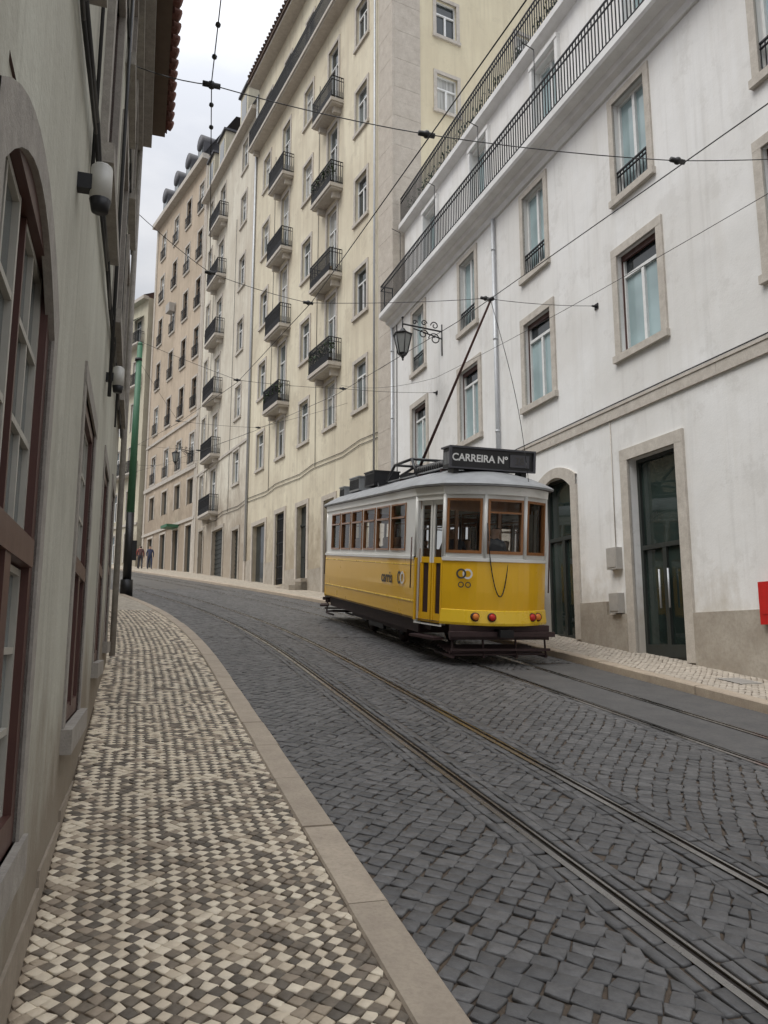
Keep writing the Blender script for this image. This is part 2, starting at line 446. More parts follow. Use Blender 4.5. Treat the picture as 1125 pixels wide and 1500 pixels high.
mb=MB()
def C2(s,o,h): return C(s,o,h+.006*(o-7.6))
setts(mb,3,28,7.62,10.6,.08,math.radians(42),.007,.032,.010,lambda i,j,s,o:'settr',.3,1.,.02,.003,C2)
mb.obj('limestone_setts',rp)
mb=MB()
def drain(s,o,h,w=.35,l=.5):
    for i in range(7): 
        a=s+l*i/7; mb.mesh([C(a,o,h),C(a+l*.09,o,h),C(a+l*.09,o+w,h),C(a,o+w,h),C(a,o,h-.03),C(a+l*.09,o,h-.03),C(a+l*.09,o+w,h-.03),C(a,o+w,h-.03)],[(0,1,2,3),(0,1,5,4),(1,2,6,5),(2,3,7,6),(3,0,4,7)],'boxgrey')
    for o_ in (o-.03,o+w): mb.mesh([C(s-.03,o_,h),C(s+l,o_,h),C(s+l,o_+.03,h),C(s-.03,o_+.03,h)],[(0,1,2,3)],'boxgrey')
drain(9.3,8.2,.05)
mb.obj('drain_grate')
# ================================================================ WHITE BUILDING
wd=(-.3337,.9427); wo=(-.9427,-.3337)
FW=frame((9.35*.9427,9.35*.3337),wd,wo)
B=empty('white_apartment_building'); mb=MB(); det=MB()
cents=[0.55,4.28,8.01,11.74,15.47,19.2,22.95]
ops=[]
for i,c in enumerate(cents):
    ops.append((c-.6,c+.6,7.28,9.35,'r2')); ops.append((c-.5,c+.5,10.55,12.65,'r3'))
doors=[(10.98,12.32,1.35,5.15,'door'),(14.3,15.55,1.75,5.3,'arch'),(7.3,8.7,2.9,5.1,'w1'),(3.5,4.9,2.6,5.1,'w1'),(18.5,19.8,2.0,5.2,'arch2'),(22.3,23.6,3.3,5.3,'w1')]
ops+=doors
facade(mb,FW,-3,25.5,-2,13.1,ops,'white',.24)
mb.poly([FW(-3,0,-2),FW(-3,-12,-2),FW(-3,-12,13.1),FW(-3,0,13.1)],'white')
mb.poly([FW(25.5,0,-2),FW(25.5,-12,-2),FW(25.5,-12,17),FW(25.5,0,13.1)],'white')
mb.obj('walls',B)
for o in ops:
    ty=o[4]
    if ty=='r2':
        surround(det,FW,o,.17,'lstone',.04); window(det,FW,o,.17,'frame','gteal',2,.78,.055,topk='gdark')
        a,b,c,d=o[:4]; det.box(FW,a+.001,b-.001,-.14,-.09,d-.12,d-.001,'brown'); det.box(FW,a+.002,a+.028,-.165,-.03,c,d,'brown'); det.box(FW,b-.022,b-.002,-.165,-.09,c,d,'brown')
        det.box(FW,a+.029,b-.023,-.165,-.115,c+.075,c+.11,'teal')
    elif ty=='r3':
        surround(det,FW,o,.15,'lstone',.04); window(det,FW,o,.17,'frame','gteal',2,0,.055)
        a,b,c,d=o[:4]; det.box(FW,a+.002,a+.025,-.165,-.03,c,d,'brown')
        rail(det,FW,a,b,-.03,c,c+.55,.1,.009,False)
    elif ty=='w1':
        surround(det,FW,o,.17,'lstone',.04); window(det,FW,o,.2,'frame','gmid',2,.75)
    elif ty=='door':
        a,b,c,d=o[:4]
        surround(det,FW,(a,b,c,d),.22,'lstone',.05,False)
        window(det,FW,o,.22,'doorwood','gdoor',2,.55,.07)
        for x in (-.12,.12): det.tube(FW((a+b)/2+x,-.12,2.3),FW((a+b)/2+x,-.12,3.0),.018,.018,'pipe')
        det.box(FW,a+.07,b-.07,-.2,-.15,c+.08,c+.3,'doorwood')
    else:
        a,b,c,d=o[:4]
        window(det,FW,o,.2,'doorwood','gdoor',2,.62,.07)
        arch(det,FW,a,b,d,.28,.22,.05,'white','lstone')
        det.box(FW,a-.22,a,-.02,.05,c,d-.28,'lstone'); det.box(FW,b,b+.22,-.02,.05,c,d-.28,'lstone')
t=-3
while t<25.4:
    e=min(25.5,t+R.uniform(1.2,1.7)); pr=R.uniform(0,.003)
    det.box(FW,t,e-.006,0,.05+pr,6.05,6.26,'lstone'); t=e
det.box(FW,-3,25.5,0,.07,6.26,6.31,'lstone')
for a,b,top in ((9.0,10.76,2.18),(12.54,13.15,2.22),(13.15,14.08,2.48),(15.77,18.28,2.75),(20.02,25.5,3.3),(5,9.0,1.95),(-3,5,1.5)):
    x=a
    while x<b-.01:
        e=min(b,x+R.uniform(.8,1.2)); 
        if b-e<.3: e=b
        det.box(FW,x,e-.005,0,.06+R.uniform(0,.004),-1,top,'plinth'); x=e
for (a,b,z0,z1) in ((12.66,12.98,3.08,3.5),(12.66,12.96,2.24,2.62)):
    det.box(FW,a,b,0,.14,z0,z1,'boxgrey'); det.box(FW,a+.03,b-.03,.14,.15,z0+.04,z1-.04,'boxgrey')
prof=[(0,12.92),(.06,12.92),(.1,13.05),(.22,13.1),(.26,13.2),(.46,13.24),(.5,13.3),(.5,13.46),(-.5,13.46)]
for a,b in zip(prof,prof[1:]):
    det.poly([FW(-3,a[0],a[1]),FW(25.55,a[0],a[1]),FW(25.55,b[0],b[1]),FW(-3,b[0],b[1])],'cornice')
det.poly([FW(25.55,p[0],p[1]) for p in prof],'cornice')
det.path([FW(-3,.02,6.36),FW(25.4,.02,6.36)],.012,'wire'); det.path([FW(12.82,.02,3.5),FW(12.82,.02,6.05)],.009,'lstone')
det.path([FW(25.0,.02,6.4),FW(25.0,.02,12.9)],.014,'wire')
for t,z in ((13.1,8.6),(6.6,8.0),(21.5,9.3)): det.tube(FW(t,0,z),FW(t,.12,z),.03,.02,'iron'); det.box(FW,t-.06,t+.06,0,.02,z-.06,z+.06,'iron')
det.obj('windows_and_trim',B)
det=MB()
rail(det,FW,-3,25.5,.44,13.46,14.5,.115,.011,True)
for t in range(0,27,3): det.tube(FW(t-.5,.44,14.5),FW(t-.5,.44,15.6),.012,.012,'iron',5); det.tube(FW(t-.5,.44,15.6),FW(t-.5,.75,15.7),.012,.012,'iron',5)
aops=[(c-.55,c+.55,14.0,16.35) for c in cents]
at=MB()
FA=frame(FW(0,-.5,0)[:2],wd,wo)
facade(at,FA,-3,25.5,13.46,16.95,aops,'white',.25)
for o in aops: window(at,FA,o,.2,'frame','gteal',2,0); at.box(FA,o[0]-.12,o[0],0,.1,13.5,16.45,'cornice'); at.box(FA,o[1],o[1]+.12,0,.1,13.5,16.45,'cornice'); at.box(FA,o[0]-.12,o[1]+.12,0,.12,16.45,16.57,'cornice')
for a,b in (((0,16.8),(.25,16.9)),((.25,16.9),(.25,17.08)),((.25,17.08),(-4.5,17.1)),((-4.5,17.1),(-4.5,20)),((-4.5,20),(-11,21))):
    at.poly([FA(-3,a[0],a[1]),FA(25.5,a[0],a[1]),FA(25.5,b[0],b[1]),FA(-3,b[0],b[1])],'cornice')
rail(at,FA,-3,25.5,.15,17.1,18.15,.115,.012,False)
for i in range(30):
    t=3+i*.75+R.uniform(-.3,.3)
    if 3<t<25: leaves(at,FA(t,-.1,17.5),.3,.3,.38,90,.06); at.box(FA,t-.2,t+.2,-.3,.05,17.1,17.3,'tile')
at.box(FA,-3,16.5,-2.2,-2.0,17.1,20.6,'slate')
at.obj('attic_storey',B); det.obj('balcony_railing',B)
det=MB()
for t in (17.45,25.32):
    det.path([FW(t,.08,2.9),FW(t,.08,12.9)],.05,'pipe',10)
    for z in (4.5,7,9.5,12): det.tube(FW(t,.08,z),FW(t,.08,z+.06),.06,.06,'pipe',10)
det.obj('downpipes',B)
det=MB(); det.box(FW,8.95,9.22,.07,.16,1.95,2.58,'red'); det.box(FW,9.0,9.17,.16,.168,2.1,2.45,'red')
det.obj('red_letter_box')
# ================================================================ YELLOW + CREAM + BEIGE
yd=(-.4587,.8886); yo=(-.8886,-.4587)
FY=frame((.35,27.3),yd,yo)
B=empty('yellow_apartment_building')
mb=MB();det=MB()
tops=[12.7,16.65,20.75,24.85,28.95]; flo=[None,13.25,17.25,21.35,25.45]
yops=[];bal=[]
for c,ty in ((2.8,'w'),(5.8,'b'),(8.85,'w'),(12.0,'b'),(15.15,'w')):
    for i,zt in enumerate(tops):
        if ty=='w' or i==0: yops.append((c-.55,c+.55,zt-1.95,zt,'w'))
        else: yops.append((c-.55,c+.55,flo[i],zt,'b')); bal.append((c,flo[i],i))
    yops.append((c-.5,c+.5,30.45,32.9,'w'))
gops=[(8.25,9.45,3.9,7.8,'d'),(11.15,12.4,4.4,7.9,'g'),(14.0,16.0,4.6,7.75,'s'),(5.2,6.3,3.3,7.6,'d'),(2.3,3.3,3.2,7.4,'d')]
facade(mb,FY,1.15,17.1,0,34.7,yops+gops,'yellow',.22)
FS=frame((.35,27.3),(.8886,.4587),(.4587,-.8886))
sops=[(1.98,2.95,25.95,27.6,'w'),(1.98,2.95,22.6,24.2,'w'),(6,7,25.95,27.6,'w'),(6,7,22.6,24.2,'w')]
facade(mb,FS,1.2,14,10,34.7,sops,'yellowside',.2)
mb.poly([FY(17.1,0,0),FY(17.1,-14,0),FY(17.1,-14,34.7),FY(17.1,0,34.7)],'yellow')
mb.obj('walls',B)
z=0;q=0
while z<34.6:
    h=.62
    det.box(FY,-.04,1.15,-.3,.05+.003*(q%2),z,z+h-.006,'quoin'); det.box(FS,.05,1.2,-.3,.045+.003*(q%2),z,z+h-.006,'quoin')
    z+=h;q+=1
for o in yops:
    surround(det,FY,o,.15,'lstone',.04,o[4]=='w'); window(det,FY,o,.16,'frame',None,2,.72 if o[4]=='b' else .7,.055)
for o in sops: surround(det,FS,o,.15,'lstone',.04); window(det,FS,o,.15,'frame',None,2,.65)
for o in gops:
    surround(det,FY,o,.22,'quoin',.05,False)
    a,b,c,d=o[:4]
    det.poly([FY(a,-.2,c),FY(b,-.2,c),FY(b,-.2,d),FY(a,-.2,d)],'doorwood' if o[4]!='s' else 'gdark')
    if o[4]=='g':
        for i in range(9): x=a+(b-a)*i/8; det.box(FY,x-.02,x+.02,-.1,-.07,c,d,'iron')
        for i in range(6): zz=c+(d-c)*(i+.5)/6; det.box(FY,a,b,-.07,-.05,zz-.02,zz+.02,'iron')
    if o[4]=='d':
        m=(a+b)/2; det.box(FY,m-.02,m+.02,-.2,-.16,c,d,'iron'); det.box(FY,a,b,-.2,-.15,d-.9,d-.8,'doorwood')
        for sx in (a+.12,m+.08):
            for zz in (c+.4,c+1.6): det.box(FY,sx,sx+.38,-.2,-.17,zz,zz+.9,'doorwood')
p=FY(8.85,.3,0)
for i in range(3): det.box(FY,8.0,9.7,0,.9-.28*i,2.5,gz(*p[:2])+.14+.16*i,'plinth')
det.box(FY,1.2,5.0,0,.05,0,4.6,'plinth');det.box(FY,6.5,8.0,0,.05,0,4.8,'plinth'); det.box(FY,12.65,13.75,0,.05,0,5.6,'plinth'); det.box(FY,9.7,10.9,0,.05,0,5.0,'plinth')
det.box(FY,16.25,17.0,0,.05,0,6.0,'plinth')
def balcony(mb,F,t0,t1,z,pr=.62,h=1.05,orn=True):
    mb.box(F,t0,t1,0,pr,z-.16,z,'lstone'); mb.box(F,t0+.06,t1-.06,0,pr-.07,z-.24,z-.161,'lstone')
    for t in (t0+.35,t1-.35): mb.box(F,t-.08,t+.08,0,pr*.6,z-.5,z-.241,'lstone')
    rail(mb,F,t0+.04,t1-.04,pr-.05,z,z+h,.1,.013,True,'iron',orn)
balcony(det,FY,0,17.1,30.35,.6,1.1,False)
det.box(FY,-.5,17.1,0,.65,34.45,34.6,'lstone'); det.box(FY,-.6,17.1,0,.75,34.6,34.75,'tiled'); det.box(FS,0.0,14,0,.6,34.45,34.62,'lstone')
det.poly([FY(-.6,.78,34.8),FY(17.1,.78,34.8),FY(17.1,-6,38.5),FY(-.6,-6,38.5)],'tiled')
i=0
while i<57: 
    t=-.6+i*.31; det.tube(FY(t,.82,34.84),FY(t,-6,38.56),.09,.09,'tiled',6); i+=1
for z in (9.2,9.4): det.path([FY(1.2+i*1.6,.03,z+.08*math.sin(i*2.1)) for i in range(17)],.014,'wire',5)
for t in (7.35,13.6,20.9,26.1): det.path([FY(t,.03,9.3),FY(t+.05,.03,13),FY(t,.03,21),FY(t+.04,.03,28)],.013,'wire',5)
det.obj('windows_and_trim',B)
det=MB()
for c,z,i in bal: balcony(det,FY,c-1.15,c+1.15,z)
for c,z,k in ((5.8,25.45,0),(5.8,21.35,1),(5.8,13.25,1),(12,13.25,1)):
    if k:
        for t in (-.9,-.3,.3,.9): leaves(det,FY(c+t,.45,z+.75),.22,.22,.35,70,.07)
    det.box(FY,c-.9,c-.5,.3,.5,z,z+.25,'louver')
for c,z,col in ((12,21.35,'milk'),(5.8,17.25,'settm'),(12,25.45,'boxgrey')):
    det.box(FY,c-.5,c+.1,.2,.45,z,z+.55,col)
det.obj('balconies',B)
mb=MB(); mb.path([FY(17.1,.08,6),FY(17.1,.08,34)],.07,'pipe',8); mb.path([FY(1.35,.12,6),FY(1.35,.12,34)],.045,'pipe',8); mb.obj('downpipe',B)
# cream
B=empty('cream_apartment_building'); mb=MB();det=MB()
ops=[];bal=[]
for zt in tops+[32.6]: 
    ops.append((19.0,20.1,zt-1.95,zt,'w'))
    ops.append((27.0,27.9,zt-1.95,zt,'w'))
for z in (9.65,13.3,17.2,21.2,25.3,29.3):
    ops.append((23.9,25.1,z,z+2.9,'b')); bal.append((24.5,z))
gops=[(21.8,24.2,5.0,8.5,'s'),(18.6,19.8,5.0,8.0,'d'),(26.5,27.6,5.5,8.9,'d')]
facade(mb,FY,17.1,28.9,0,33.4,ops+gops,'cream',.22)
mb.poly([FY(28.9,0,0),FY(28.9,-14,0),FY(28.9,-14,33.4),FY(28.9,0,33.4)],'cream')
for o in ops: surround(det,FY,o,.15,'lstone',.04,o[4]=='w'); window(det,FY,o,.16,'frame',None,2,.7)
for c,z in bal: balcony(det,FY,c-1.35,c+1.35,z)
for o in gops:
    surround(det,FY,o,.2,'plinth',.05,False); a,b,c,d=o[:4]
    det.poly([FY(a,-.2,c),FY(b,-.2,c),FY(b,-.2,d),FY(a,-.2,d)],'doorwood')
    for i in range(12): zz=c+(d-c)*i/12; det.box(FY,a,b,-.2,-.17,zz,zz+.06,'doorwood')
det.box(FY,17.15,28.9,0,.45,33.2,33.45,'lstone'); det.box(FY,17.15,28.9,0,.07,12.85,13.0,'lstone') 
det.box(FY,28.6,28.9,0,.06,0,33.2,'quoin'); det.box(FY,17.2,17.5,0,.05,0,33.2,'quoin')
det.poly([FY(17.1,.4,33.45),FY(28.9,.4,33.45),FY(28.9,-1.2,36.6),FY(17.1,-1.2,36.6)],'slate')
for t in (19.5,24.5,27.3):
    det.box(FY,t-.8,t+.8,-1.2,.2,33.45,35.9,'pale'); det.box(FY,t-.5,t+.5,.2,.22,33.8,35.5,'gdark'); det.box(FY,t-.9,t+.9,-1.2,.35,35.9,36.05,'slate')
mb.obj('walls',B); det.obj('windows_and_balconies',B)
# beige
P3=(.35-.4587*28.95,27.3+.8886*28.95); bd=(-.5446,.8387); bo=(-.8387,-.5446)
F3=frame(P3,bd,bo)
B=empty('beige_apartment_building'); mb=MB();det=MB(); ops=[];gops=[]
for c in (1.2,4.0,7.0,10.2):
    for zt in (35.6,31.8,28,24.2,20.4,16.3): ops.append((c-.5,c+.5,zt-2.2,zt))
    gops.append((c-.6,c+.6,11.2,13)) ; gops.append((c-.6,c+.6,6,9.7))
facade(mb,F3,0,12.3,0,37.2,ops+gops,'beige',.2)
mb.poly([F3(12.3,0,0),F3(12.3,-14,0),F3(12.3,-14,37.2),F3(12.3,0,37.2)],'beige'); mb.poly([F3(0,0,0),F3(0,-14,0),F3(0,-14,37.2),F3(0,0,37.2)],'beige')
for o in ops:
    surround(det,F3,o,.14,'lstone',.04); window(det,F3,o,.14,'louver' if R.random()<.6 else 'frame',R.choice(['gdark','gdark','gmid']),2,.7)
    rail(det,F3,o[0]-.1,o[1]+.1,.12,o[2],o[2]+.8,.15,.012,False)
for o in gops: surround(det,F3,o,.16,'quoin',.04,False); a,b,c,d=o; det.poly([F3(a,-.18,c),F3(b,-.18,c),F3(b,-.18,d),F3(a,-.18,d)],'gdark' if c>10 else 'doorwood')
for a,b,c,d in ((36.9,37.3,0,.5),(17.3,17.5,0,.1),(13.6,13.9,0,.12),(10,10.2,0,.1)): det.box(F3,0,12.3,c,d,a,b,'lstone')
det.box(F3,0,.4,0,.06,0,36.9,'quoin'); det.box(F3,11.9,12.3,0,.06,0,36.9,'quoin')
det.poly([F3(0,.4,37.3),F3(12.3,.4,37.3),F3(12.3,-2,41.2),F3(0,-2,41.2)],'slate'); det.poly([F3(0,-2,41.2),F3(12.3,-2,41.2),F3(12.3,-10,42),F3(0,-10,42)],'slate')
det.poly([F3(12.3,.4,37.3),F3(12.3,-2,41.2),F3(12.3,-10,42),F3(12.3,-10,37.3)],'slate')
for t in (1.5,4.2,7,10):
    det.box(F3,t-.6,t+.6,-1.8,.15,37.3,39.0,'slate'); det.box(F3,t-.4,t+.4,.15,.18,37.6,38.9,'gmid')
    det.tube(F3(t,.25,39.0),F3(t,-1.8,39.0),.62,.62,'slate',12)
det.box(F3,6.3,7.2,.1,.55,27.3,28.0,'boxgrey')
det.box(F3,3.3,4.7,.0,.9,9.8,10.0,'green'); 
mb.obj('walls',B); det.obj('windows_and_trim',B)
# pale far
P4=F3(13.0,.3,0)[:2]; F4=frame(P4,(-.70,.714),(-.714,-.70))
B=empty('pale_corner_building'); mb=MB();det=MB();ops=[]
for c in (1.6,4.4,7.4,10.4,13.4):
    for zt in (29.4,25.6,21.8,18,14.2,10.6): ops.append((c-.55,c+.55,zt-2.4,zt))
facade(mb,F4,0,16,0,31,ops,'pale',.2); mb.poly([F4(0,0,0),F4(0,-12,0),F4(0,-12,31),F4(0,0,31)],'pale')
for o in ops: surround(det,F4,o,.14,'lstone',.04,False); window(det,F4,o,.15,'frame',None,2,.7)
for z in (27,23.2,15.6): balcony(det,F4,.5,15,z,.6,1.0,False)
for c in (1.6,4.4): det.poly([F4(c-.9,.02,29.6),F4(c+.9,.02,29.6),F4(c+.9,.9,28.9),F4(c-.9,.9,28.9)],'green')
det.box(F4,0,16,0,.5,30.8,31.1,'lstone'); det.poly([F4(0,.5,31.1),F4(16,.5,31.1),F4(16,-5,34),F4(0,-5,34)],'tile')
det.box(F4,0,16,0,.1,11.2,11.4,'lstone')
mb.obj('walls',B); det.obj('windows_and_trim',B)
# ================================================================ LEFT HOUSES
def lefthouse(name,P,d,out,L,t0,zt,wk,opsg,rows,cent):
    F=frame(P,d,out); B=empty(name); mb=MB();det=MB()
    ops=list(opsg)
    for c in cent:
        for a,b in rows: ops.append((c-.55,c+.55,a,b))
    facade(mb,F,t0,L,-3,zt,ops,wk,.2,'brown')
    mb.poly([F(L,0,-3),F(L,-9,-3),F(L,-9,zt),F(L,0,zt)],wk); mb.poly([F(t0,0,-3),F(t0,-9,-3),F(t0,-9,zt),F(t0,0,zt)],wk)
    for o in ops:
        g=o in opsg
        a,b,c,d_=o[:4]; m=(a+b)/2
        w=.13
        if g and len(o)>4:
            det.box(F,a-w,a,-.02,.012,c,d_-.3,'gstone'); det.box(F,b,b+w,-.02,.012,c,d_-.3,'gstone'); arch(det,F,a,b,d_,.3,w,.012,wk,'gstone'); det.box(F,a-w,b+w,-.02,.03,c-.14,c,'gstone')
        else: surround(det,F,o,w if g else .16,'gstone',.012 if g else .05,True)
        dp=.06 if g else .1
        window(det,F,o,dp,'brown','gmid' if g else 'gdark',2,.47,.085)
        zt_=c+(d_-c)*.47
        for (za,zb) in ((c+.11,zt_-.06),(zt_+.06,d_-.09)):
            for (ta,tb) in ((a+.085,m-.06),(m+.06,b-.085)):
                w=.024
                det.box(F,ta,ta+w,-dp,-dp+.022,za,zb,'brown');det.box(F,tb-w,tb,-dp,-dp+.022,za,zb,'sash')
                for i in range(4): z=za+(zb-za-w)*i/3; det.box(F,ta+w,tb-w,-dp,-dp+.02,z,z+w,'sash')
                x=(ta+tb)/2; det.box(F,x-.01,x+.01,-dp,-dp+.018,za+w,zb-w,'sash')
    det.box(F,t0,L,0,.12,zt-.5,zt-.3,'gstone'); det.box(F,t0,L,0,.25,zt-.299,zt-.1,'gstone')
    det.box(F,t0,L+.1,-.5,.45,zt,zt+.08,'louver')
    det.poly([F(t0,.48,zt+.1),F(L+.15,.48,zt+.1),F(L+.15,-5,zt+2.6),F(t0,-5,zt+2.6)],'tile')
    t=t0
    while t<L+.2: det.tube(F(t,.55,zt+.12),F(t,-5,zt+2.68),.085,.085,'tile',7); t+=.24
    for z,r in ((4.25,.012),(4.33,.018),(7.25,.015)):
        pts=[F(t0+i*(L-t0)/16,.03+.01*(i%2),z+R.uniform(-.02,.02)+(.03*i)) for i in range(17)]
        det.path(pts,r,'wire')
    mb.obj('walls',B); det.obj('windows_and_trim',B)
    return F,B
lo=(N.x,N.y)
FL,BL=lefthouse('old_plaster_house',(N.x*-.38,N.y*-.38),(D.x,D.y),lo,12.2,-2,9.9,'left',
  [(.2,1.35,.8,3.2,1),(2.0,3.28,.98,3.2,1),(5.15,6.4,1.2,3.3),(8.2,9.3,1.5,3.5),(10.6,11.5,1.7,3.7)],[(4.9,6.9),(7.7,9.2)],[.8,2.9,5.7,8.4,11.0])
det=MB()
x=-2
while x<12.2:
    e=min(12.2,x+R.uniform(.9,1.6)); det.box(FL,x,e-.004,0,.012+R.uniform(0,.004),-2,.40+.06*max(0,x),'rub'); x=e
det.path([FL(7.3,.05,3.9),FL(7.3,.05,9.4)],.018,'wire',8); det.path([FL(12.05,.08,1.5),FL(12.05,.08,9.4)],.045,'gstone',8)
for t in (4.4,9.9): det.path([FL(t,.02,4.3),FL(t+.03,.02,9.3)],.012,'wire',6)
det.obj('base_and_pipes',BL)
for s,z in ((3.85,3.93),(7.55,4.15)):
    mb=MB()
    c=FL(s,.11,z)
    mb.tube((c[0],c[1],z-.07),(c[0],c[1],z+.10),.052,.052,'milk',16); mb.ball((c[0],c[1],z+.10),.052,'milk',10,(1,1,.5)); mb.tube((c[0],c[1],z-.13),(c[0],c[1],z-.07),.04,.052,'iron',16)
    mb.box(FL,s-.03,s+.03,0,.07,z-.03,z+.05,'iron'); mb.obj('wall_lamp')
a=Vector(C(12.8,-.95)[:2]); b=Vector(C(40,-1.1)[:2]); dd=(b-a); L=dd.length; dd.normalize()
lefthouse('pale_green_house',(a.x,a.y),(dd.x,dd.y),(dd.y,-dd.x),L,0.05,11.0,'pale',[(2,3.1,2.9,5.2),(6,7.1,3.2,5.5)],[(7,9)],[2.5,6.5,10.5,14.5,18.5])
# ================================================================ LAMPS
M['milkglass']=plain('lantern_glass',(.25,.26,.25),.12)
def lantern(name,F,t,z,reach):
    B=empty(name); mb=MB()
    w=Vector(F(t,0,z)); e=Vector(F(t,reach,z)); up=Vector((0,0,1)); o=(e-w).normalized()
    mb.tube(w-up*.55,w+up*.45,.03,.03,'iron'); mb.path([w+up*.22,e+up*.30],.026,'iron'); mb.path([w-up*.02,e-o*.35+up*.20],.02,'iron')
    def scroll(c,r,turns,sg):
        pts=[]
        for i in range(26):
            a=i/25*turns*2*math.pi; rr=r*(1-.75*i/25); pts.append(c+o*math.cos(a)*rr*sg+up*math.sin(a)*rr)
        mb.path(pts,.018,'iron',5)
    scroll(w+o*.25-up*.05,.2,1.3,1); scroll(w+o*.62+up*.06,.16,1.3,-1); scroll(w+o*.25+up*.38,.13,1.2,1); scroll(w+o*.6+up*.42,.1,1.2,-1); scroll(w+o*.9+up*.4,.08,1.2,-1)
    c=e+up*.3
    mb.tube(c+up*.16,c-up*.12,.02,.02,'iron'); mb.ball(c+up*.2,.04,'iron')
    top=c-up*.14
    mb.tube(top,top-up*.1,.05,.12,'iron',6,False); mb.tube(top-up*.1,top-up*.2,.12,.31,'iron',6,False); mb.tube(top-up*.2,top-up*.24,.31,.29,'iron',6,False)
    mb.tube(top-up*.24,top-up*.8,.265,.14,'milkglass',6,False)
    for i in range(6):
        a=2*math.pi*i/6
        ax=Vector((0,0,-1)); A=ax.orthogonal().normalized(); Bv=ax.cross(A); dv=A*math.cos(a)+Bv*math.sin(a)
        mb.tube(top-up*.24+dv*.275,top-up*.8+dv*.15,.016,.016,'iron',5)
    mb.tube(top-up*.8,top-up*.86,.16,.12,'iron',6,False); mb.tube(top-up*.86,top-up*.98,.08,.02,'iron',6,False); mb.ball(top-up*1.0,.03,'iron')
    mb.obj('bracket_and_lantern',B)
lantern('street_lamp',FW,21.05,10.9,1.3)
lantern('street_lamp',F3,.7,14.6,1.3)
# pole
mb=MB(); px,py=-9.1,27.8; zb=gz(px,py)
mb.tube((px,py,zb-.1),(px,py,zb+.5),.22,.21,'iron',16); mb.tube((px,py,zb+.5),(px,py,zb+2.9),.15,.14,'tblack',16); mb.tube((px,py,zb+2.9),(px+.03,py,zb+9.2),.14,.095,'green',16)
mb.ball((px+.03,py,zb+9.25),.1,'green'); mb.tube((px,py,zb+8.6),(px,py,zb+8.7),.13,.13,'iron',12)
mb.box(frame((px,py),(D.x,D.y),(N.x,N.y)),-.08,.08,.1,.28,zb+1.2,zb+1.9,'tblack')
mb.obj('tram_wire_pole')
# ================================================================ WIRES
W=empty('overhead_wires'); mb=MB()
def sag(p,q,sg=.1,n=12): 
    p=Vector(p);q=Vector(q); return [p.lerp(q,i/n)-Vector((0,0,4*sg*(i/n)*(1-i/n))) for i in range(n+1)]
for o in (2.85,5.8):
    pts=[C(s,o,6.38) for s in [-8,-2,3,7.3,13.5,21,29,37,45,55,65]]
    mb.path(pts,.0075,'wire',5)
def insul(p,al=(0,0,1)):
    mb.tube(Vector(p)-Vector((.09,.03,0)),Vector(p)+Vector((.09,.03,0)),.03,.03,'wire',8); mb.ball(p,.045,'wire')
def cross(pts,r=.006):
    for a,b in zip(pts,pts[1:]): mb.path(sag(a,b,.04,6),r,'wire',5)
    for p in pts[1:-1]: insul(p)
cross([FL(7.9,0,7.75),GP(7.85,.5,6.75),GP(7.5,2.85,6.46),GP(7.0,5.8,6.46),FW(6.6,.1,8.0)])
cross([FL(12.0,0,8.4),GP(14,1.0,6.85),C(13.8,2.85,6.46),C(12.3,5.8,6.46),FW(13.1,.1,8.6)])
cross([C(21,-1.0,7.6),C(21,2.85,6.46),C(20.5,5.8,6.46),FW(21.5,.1,9.3)])
cross([(px,py,zb+8.65),C(29,2.85,6.46),C(28.5,5.8,6.46),FY(4,0,11.3)])
cross([(px,py,zb+8.6),C(37,2.85,6.46),C(37,5.8,6.46),FY(16.9,0,13.2)])
cross([C(38,-1.1,6),C(46,2.85,6.46),C(46,5.8,6.46),FY(28.5,0,14)])
fz=[GP(1,.35,6.9),GP(7.85,.5,6.78),GP(14,1.0,6.9)]
mb.path(fz,.006,'wire',5)
for s in (6.2,6.9,7.4,8.3,8.8): p=Vector(fz[0]).lerp(Vector(fz[1]),(s-1)/6.85) if s<7.85 else Vector(fz[1]).lerp(Vector(fz[2]),(s-7.85)/6.15); mb.ball(p,.028,'wire')
mb.path(sag(FW(4,.25,8.1),FW(21,.25,9.6),.15),.006,'wire',5); mb.path(sag(FW(21,.25,9.6),FY(4,.3,12),.2),.006,'wire',5)
mb.obj('wires_and_insulators',W)
